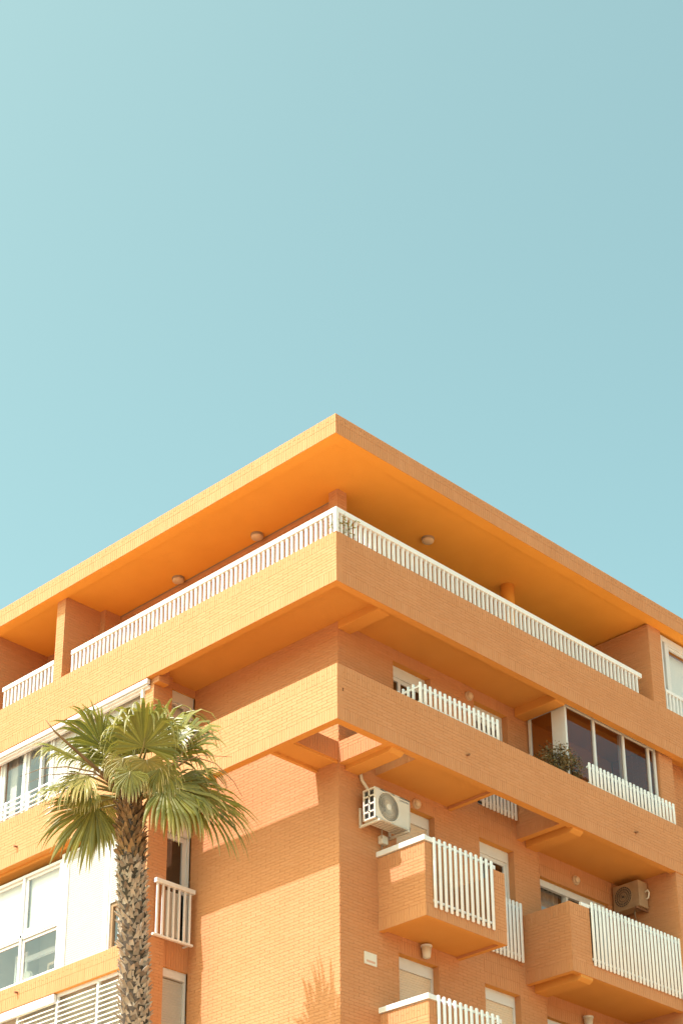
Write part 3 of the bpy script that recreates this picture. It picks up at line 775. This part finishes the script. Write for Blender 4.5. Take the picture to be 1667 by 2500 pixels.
m.build('base_ribs', 'steel', AC)
for y in (1.80, 2.56):
    MB().box(-1.245, -.74, y, y + .04, az0 - .055, az0 - .012).box(-1.245, -1.205, y, y + .04, az0 - .03, -3.50).build('bracket', 'casing', AC)
MB().tube([(-1.20, 1.80, -2.74), (-1.2, 1.84, -2.93), (-1.12, 1.91, -3.12), (-1.09, 1.93, -3.24)], .03, 10).build('pipe_cover', 'casing', AC, smooth=True)
MB().tube([(-1.05, 2.20, az0), (-1.10, 2.24, -3.93), (-1.18, 2.32, -3.99), (-1.21, 2.36, -4.15), (-1.22, 2.33, -4.45)], .011, 6).build('cable', 'rubber', AC, smooth=True)
fcv = bpy.data.curves.new('logo', 'FONT'); fcv.body = 'SAMSUNG'; fcv.size = .062; fcv.extrude = .001; fcv.align_x = 'CENTER'; fcv.space_character = 1.1
fo = bpy.data.objects.new('logo_src', fcv); col.objects.link(fo)
dg = bpy.context.evaluated_depsgraph_get(); me = bpy.data.meshes.new_from_object(fo.evaluated_get(dg)); bpy.data.objects.remove(fo)
me.materials.clear(); me.materials.append(M['ink'])
lo = bpy.data.objects.new('logo', me); col.objects.link(lo); lo.parent = AC
lo.location = Vector((ax1 + .0015, 2.50, -3.315 + ZO)) - WL[AC.name]; lo.rotation_euler = (rad(90), 0, rad(90)); lo.scale = (.8, .8, 1)

A2 = empty('air_conditioner', (-1.0, 9.6, -3.4), 'weathered brown air conditioner on the dark side wall of the wide balcony', 'air conditioner')
m = MB(); bx0, bx1, by0, by1, bz0, bz1 = -1.36, -.70, 9.46, 9.76, -3.40, -2.83
m.box(bx0, bx1, by0, by1, bz0, bz1); m.build('casing', 'oldcasing', A2, bevel=.012)
m = MB(); c2 = Vector((-1.10, by0 - .006, -3.11))
for R_ in (.08, .13, .18, .22): ring_tube(m, c2, (0, -1, 0), R_, .006, 36, 5)
for j in range(24):
    t = 2 * math.pi * j / 24; d = Vector((math.cos(t), 0, math.sin(t))); m.tube([c2 + d * .03, c2 + d * .22], .004, 4)
m.build('fan_grille', 'oldcasing', A2)
MB().lathe(c2 + Vector((0, .003, 0)), (0, -1, 0), [(0, .22), (.002, .22)], 32).build('fan_well', 'dark', A2)
for x in (-1.28, -.80): MB().box(x, x + .04, by0 - .04, 9.835, bz0 - .045, bz0).box(x, x + .04, 9.79, 9.835, bz0, -3.05).build('bracket', 'rust', A2)
m = MB().tube([(-.705, 9.68, -3.05), (-.64, 9.69, -3.02), (-.62, 9.70, -3.08), (-.66, 9.72, -3.18), (-.705, 9.70, -3.2)], .018, 8); m.build('pipe', 'casing', A2, smooth=True)
MB().tube([(-.95, 9.62, bz0), (-.98, 9.66, -3.5), (-1.05, 9.78, -3.55), (-1.05, 9.83, -3.8)], .012, 6).build('cable', 'rubber', A2, smooth=True)

# ------------------------------------------------------------------ balcony plants
def leaves(m, centre, R3, n, size, flat=.6):
    c = Vector(centre)
    for _ in range(n):
        d = Vector((random.gauss(0, 1), random.gauss(0, 1), random.gauss(0, 1))).normalized() * (random.random() ** .45)
        p = c + Vector((d.x * R3[0], d.y * R3[1], d.z * R3[2])); s = size * random.uniform(.6, 1.3)
        u = Vector((random.gauss(0, 1), random.gauss(0, 1), random.gauss(.2, 1))).normalized(); v = u.orthogonal().normalized()
        v.rotate(Quaternion(u, random.random() * 6.28)); w_ = u.cross(v)
        m.quad(p, p + u * s * .5 + v * s * .24 + w_ * s * .05, p + u * s, p + u * s * .5 - v * s * .24 + w_ * s * .05)
pb = empty('potted_bush', (-.42, 6.6, -2.42), 'brownish leafy bush spilling over the parapet before the smoked glazing', 'plant')
MB().lathe((-.42, 6.6, -2.42), (0, 0, 1), [(0, .12), (.32, .17), (.35, .18)], 16).build('pot', 'ceramic', pb)
m = MB(); tips = []
for k in range(46):
    t = random.random() * 6.28; s = random.uniform(.25, .62)
    tip = Vector((-.36 + .30 * math.cos(t) * random.random(), 6.62 + .56 * math.sin(t) * random.random() ** .5, -1.42 + random.uniform(-.15, .38)))
    base = Vector((-.42, 6.6, -2.09)); mid = base.lerp(tip, .55) + Vector((random.uniform(-.1, .1), random.uniform(-.15, .15), .12))
    m.tube([base, mid, tip], [.010, .007, .003], 5); tips.append(tip)
m.build('stems', 'twig', pb)
m = MB()
for p in tips: leaves(m, p, (.14, .17, .14), 46, .06)
m.build('foliage', 'bush', pb)
sp = empty('potted_sprig', (-.28, .30, .42), 'thin yellow-green sprigs poking through the corner of the terrace railing', 'plant')
MB().lathe((-.28, .30, .42), (0, 0, 1), [(0, .09), (.42, .12), (.45, .13)], 14).build('pot', 'ceramic', sp)
m = MB(); l = MB()
for k in range(26):
    tip = Vector((random.uniform(-.12, .12), random.uniform(.02, .52), random.uniform(1.05, 1.46)))
    if k < 4: tip = Vector((random.uniform(-.2, -.05), random.uniform(-.10, .0), random.uniform(1.12, 1.38)))
    base = Vector((-.28, .30, .86)); mid = base.lerp(tip, .6) + Vector((0, 0, .15))
    m.tube([base, mid, tip], [.005, .004, .002], 4)
    for q in range(9):
        t = random.uniform(.45, 1); p = (base.lerp(mid, t / .6) if t < .6 else mid.lerp(tip, (t - .6) / .4))
        d = Vector((random.gauss(0, 1), random.gauss(0, 1), random.gauss(0, .7))).normalized(); s = random.uniform(.05, .10); v = d.orthogonal().normalized()
        l.quad(p, p + d * s * .5 + v * s * .14, p + d * s, p + d * s * .5 - v * s * .14)
m.build('stems', 'twig', sp); l.build('foliage', 'sprig', sp)

# ------------------------------------------------------------------ palm
HEART = pix(318, 1945, 33.8)
LOW = pix(331, 2495, 32.0)
BASE = Vector((LOW.x + .15, LOW.y - .1, -ZO))
PALM = empty('palm_tree', BASE, 'tall fan palm with a shaggy brown trunk standing before the sunlit facade', 'palm')
def trunk_pt(t):        # 0 heart .. 1 ground
    if t < .26: k = t / .26; return HEART.lerp(LOW, k)
    k = (t - .26) / .74; return LOW.lerp(BASE, k)
NTR = 40
tp = [trunk_pt(k / NTR) for k in range(NTR + 1)]
trd = [.165 + .052 * min(1, k / 3) + .035 * (k / NTR) for k in range(NTR + 1)]
MB().tube(tp[::-1], trd[::-1], 16).build('trunk', 'trunk', PALM, smooth=True)
# old leaf bases: criss-crossed stubs wrapping the trunk
m = MB(); m2 = MB()
rows = 200; per = 12
for r_i in range(rows):
    d = .04 + r_i * .05
    if d > 9.2: break
    t = d / (HEART.z - BASE.z); p = trunk_pt(t); R_ = np.interp(t * NTR, range(NTR + 1), trd)
    top = d < 1.25
    for j in range(per):
        a = 2 * math.pi * (j + .5 * (r_i % 2)) / per + random.uniform(-.22, .22)
        o_ = Vector((math.cos(a), math.sin(a), 0)); tg = Vector((-math.sin(a), math.cos(a), 0)); up = Vector((0, 0, 1))
        w = random.uniform(.032, .062); h = random.uniform(.07, .15) * (1.25 if top else 1); fl = random.uniform(.015, .06) * (1.5 if top or random.random() < .15 else 1.0)
        c0 = p + o_ * (R_ - .015) + up * random.uniform(-.03, .03); sk = tg * random.uniform(-.05, .05)
        A_ = c0 - tg * w; B_ = c0 + tg * w; C_ = c0 + tg * w * .6 + up * h * .55 + o_ * fl * .75 + sk * .5; D_ = c0 - tg * w * .6 + up * h * .55 + o_ * fl * .75 + sk * .5
        E_ = c0 + tg * w * random.uniform(.05, .5) + up * h + o_ * fl * 1.5 + sk; F_ = c0 - tg * w * random.uniform(.05, .5) + up * h * random.uniform(.8, 1) + o_ * fl * 1.5 + sk
        q = m2 if top else m; i = len(q.v)
        b_ = -o_ * .022
        q.v += [tuple(x) for x in (A_, B_, C_, D_, E_, F_, D_ + b_, C_ + b_, F_ + b_ * .7, E_ + b_ * .7)]
        for fc_ in ((0, 1, 2, 3), (3, 2, 4, 5), (5, 4, 9, 8), (6, 7, 9, 8), (0, 3, 6), (1, 7, 2), (3, 5, 8, 6), (2, 7, 9, 4)):
            q.f.append(tuple(i + x for x in fc_)); q.m.append(0)
m.build('leaf_bases', 'boot', PALM, kind='stuff'); m2.build('fresh_leaf_bases', 'newboot', PALM, kind='stuff')

def frond(hub, tip, nrm, L, spread, nseg, droop, mat='leaf', pmat='petiole', dry=.15, fold=.35):
    """costapalmate fan: petiole from the heart, pleated segments splitting and drooping at the tips"""
    hub = Vector(hub); axis = (Vector(tip) - hub).normalized(); nrm = Vector(nrm); nrm = (nrm - axis * nrm.dot(axis)).normalized(); side = axis.cross(nrm)
    st = HEART + Vector((random.uniform(-.08, .08), random.uniform(-.08, .08), random.uniform(-.12, .05)))
    mid = st.lerp(hub, .5) + Vector((0, 0, (hub - st).length * .10))
    P = []
    for k in range(9):
        t = k / 8; P.append(st * (1 - t) ** 2 + mid * 2 * t * (1 - t) + hub * t * t)
    P.append(hub + axis * L * .25)
    pm = MB().tube(P, [.034 - .022 * k / 9 for k in range(10)], 6); fo_ = pm.build('frond', pmat, PALM, smooth=True)
    b = MB(); tips_ = []
    NS = 9
    for s in range(nseg):
        f = (s + .5) / nseg * 2 - 1; ang = f * spread
        dirv = (axis * math.cos(ang) + side * math.sin(ang)).normalized()
        cup = nrm * (.22 * (1 - abs(f)) - .10)
        ln = L * (1 - .32 * abs(f) ** 2) * random.uniform(.86, 1.08)
        dirv = (dirv + cup * .35 + Vector((random.gauss(0, .025), random.gauss(0, .025), random.gauss(0, .025)))).normalized()
        w0 = spread / nseg * 1.15
        acr = dirv.cross(nrm).normalized(); n2 = acr.cross(dirv).normalized()
        p = hub.copy(); d = dirv.copy(); i0 = len(b.v); step = ln / (NS - 1)
        dr = droop * random.uniform(.9, 2.9); tw = random.uniform(-.8, .8)
        split = random.uniform(.48, .64); col_dry = dry * random.uniform(.3, 1.6)
        for k in range(NS):
            t = k / (NS - 1)
            wid = (w0 * t * ln if t < split else w0 * split * ln * (1 - ((t - split) / (1 - split)) ** 1.4)) + .002
            fh = wid * fold
            ac = acr.copy()
            if t > split: ac.rotate(Quaternion(d, tw * (t - split)))
            b.v += [tuple(p - ac * wid), tuple(p + n2 * fh), tuple(p + ac * wid)]
            tv = min(1, max(0, (t - .62) / .38) ** 1.6 * (col_dry * 3) + col_dry * .35); tips_ += [tv] * 3
            if t > split * .9: d = (d + Vector((0, 0, -1)) * dr * step * (1.0 + 2.2 * (t - split)) / max(.35, L)).normalized()
            p = p + d * step
        for k in range(NS - 1):
            a = i0 + k * 3
            b.f += [(a, a + 1, a + 4, a + 3), (a + 1, a + 2, a + 5, a + 4)]; b.m += [0, 0]
    b.build('blade', mat, fo_, tipattr=tips_)

Z6 = lambda x, y: (x / 2.45, 1680 + y / 2.45)
VW = -_f                                      # toward the viewer
UPV = Vector((0, 0, 1))
def fr(hub, tip, hd, td, nrm, spread=1.9, nseg=34, droop=2.2, L=None, **k):
    """hub / tip given where they sit in front of the facade: image point plus distance"""
    h = pix(*Z6(*hub), 33.8 + hd); t_ = pix(*Z6(*tip), 33.8 + td)
    frond(h, t_, nrm, L or (t_ - h).length * 1.34, spread, nseg, droop, **k)
# upper crown
fr((610, 350), (440, 135), .1, -.1, VW * .8 + UPV * .5, 1.0, 26, 1.7)
fr((500, 440), (235, 325), -.1, -.3, VW * .5 + UPV * .9, 1.1, 26, 1.9)
fr((860, 350), (900, 60), -.75, -.75, VW * 1.0 + UPV * .15, 2.0, 42, 4.2, fold=.25)
fr((980, 420), (1235, 140), -.1, .2, VW * .6 + UPV * .7, 1.35, 32, 3.0)
fr((800, 400), (770, 90), .5, .7, VW * .5 + UPV * .4, 1.5, 34, 3.6)
fr((690, 430), (560, 160), .7, 1.0, VW * .4 + UPV * .6, 1.5, 30, 3.2)
fr((960, 380), (1080, 90), .5, .8, VW * .5 + UPV * .5, 1.5, 32, 3.4)
# right side
fr((1080, 560), (1480, 800), .2, .55, UPV * .8 + VW * .7, 1.25, 38, 1.6)
fr((1010, 560), (1330, 480), .4, .8, UPV * 1.0 + VW * .3, 1.5, 34, 3.0)
fr((990, 580), (1260, 760), -.5, -.7, UPV * .7 + VW * .8, 1.6, 36, 3.0, dry=.3)
fr((1000, 540), (1100, 800), .1, .2, VW * 1.0 + UPV * .5, 1.3, 28, 2.2, mat='oldleaf', dry=.3)
# left side
fr((470, 560), (215, 640), -.2, -.4, UPV * .9 + VW * .5, 1.3, 34, 3.0, dry=.25)
fr((520, 520), (380, 620), -.6, -.9, UPV * .8 + VW * .7, 1.5, 30, 3.2, mat='oldleaf', dry=.35)
fr((570, 690), (370, 960), -.2, -.4, VW * .9 + UPV * .4, 1.25, 34, .9)
fr((600, 640), (640, 860), .5, .7, VW * .6 + UPV * .4, 1.4, 28, 1.6, mat='oldleaf', dry=.3)
fr((640, 470), (520, 380), .5, .9, VW * .3 + UPV * .9, 1.8, 30, 3.2)
# filling fronds
fr((900, 300), (1030, 120), -.3, -.2, VW * .8 + UPV * .5, 1.6, 34, 4.0)
fr((1010, 330), (1180, 210), -.4, -.2, VW * .5 + UPV * .9, 1.4, 30, 3.4, dry=.3)
fr((820, 300), (830, 130), .2, .3, VW * .6 + UPV * .6, 1.7, 34, 4.4, dry=.3)
fr((1120, 600), (1400, 760), -.2, -.1, UPV * .9 + VW * .5, 1.2, 34, 2.4)
fr((1060, 640), (1180, 830), -.3, -.3, VW * .8 + UPV * .5, 1.3, 30, 2.0)
fr((540, 600), (420, 700), -.4, -.6, UPV * .7 + VW * .8, 1.6, 32, 3.4, dry=.3)
fr((600, 720), (520, 930), -.1, -.2, VW * .9 + UPV * .3, 1.2, 30, 1.2)
fr((700, 360), (640, 240), -.2, -.2, VW * .7 + UPV * .6, 1.7, 30, 4.0)
fr((780, 500), (760, 620), -.7, -.8, VW * .9 + UPV * .4, 1.7, 30, 4.4, L=.55, dry=.3)
fr((960, 480), (1010, 590), -.6, -.6, VW * .9 + UPV * .4, 1.7, 32, 4.4, L=.6, dry=.2)
# hanging skirt in the centre
fr((740, 420), (720, 560), -.5, -.6, VW * .9 + UPV * .5, 1.9, 32, 4.6, L=.62, mat='oldleaf', dry=.3)
fr((880, 430), (900, 580), -.6, -.6, VW * .9 + UPV * .4, 1.9, 34, 4.8, L=.62, mat='oldleaf', dry=.25)
fr((820, 480), (840, 560), .6, .8, VW * .4 + UPV * .7, 2.0, 30, 4.4, L=.6)
# bare stalks
def stalk(pts, ds, r0):
    MB().tube([HEART] + [pix(*Z6(*p), 33.8 + d) for p, d in zip(pts, ds)], [r0 * (1 - .85 * k / len(pts)) for k in range(len(pts) + 1)], 6).build('dry_stalk', 'drypet', PALM, smooth=True)
stalk([(600, 500), (430, 350), (330, 260), (275, 190)], (-.2, -.4, -.5, -.5), .045)
stalk([(960, 520), (1100, 440), (1200, 400), (1390, 412)], (-.4, -.6, -.7, -.7), .022)
stalk([(980, 520), (1160, 410), (1290, 450), (1400, 560), (1450, 650)], (-.3, -.5, -.6, -.6, -.6), .018)
stalk([(900, 540), (1060, 440), (1150, 300), (1190, 250)], (-.5, -.6, -.6, -.6), .02)
stalk([(560, 500), (400, 470), (250, 480), (120, 530)], (-.6, -.8, -.9, -.9), .02)
stalk([(600, 520), (420, 510), (280, 520), (160, 570)], (-.6, -.7, -.8, -.8), .016)
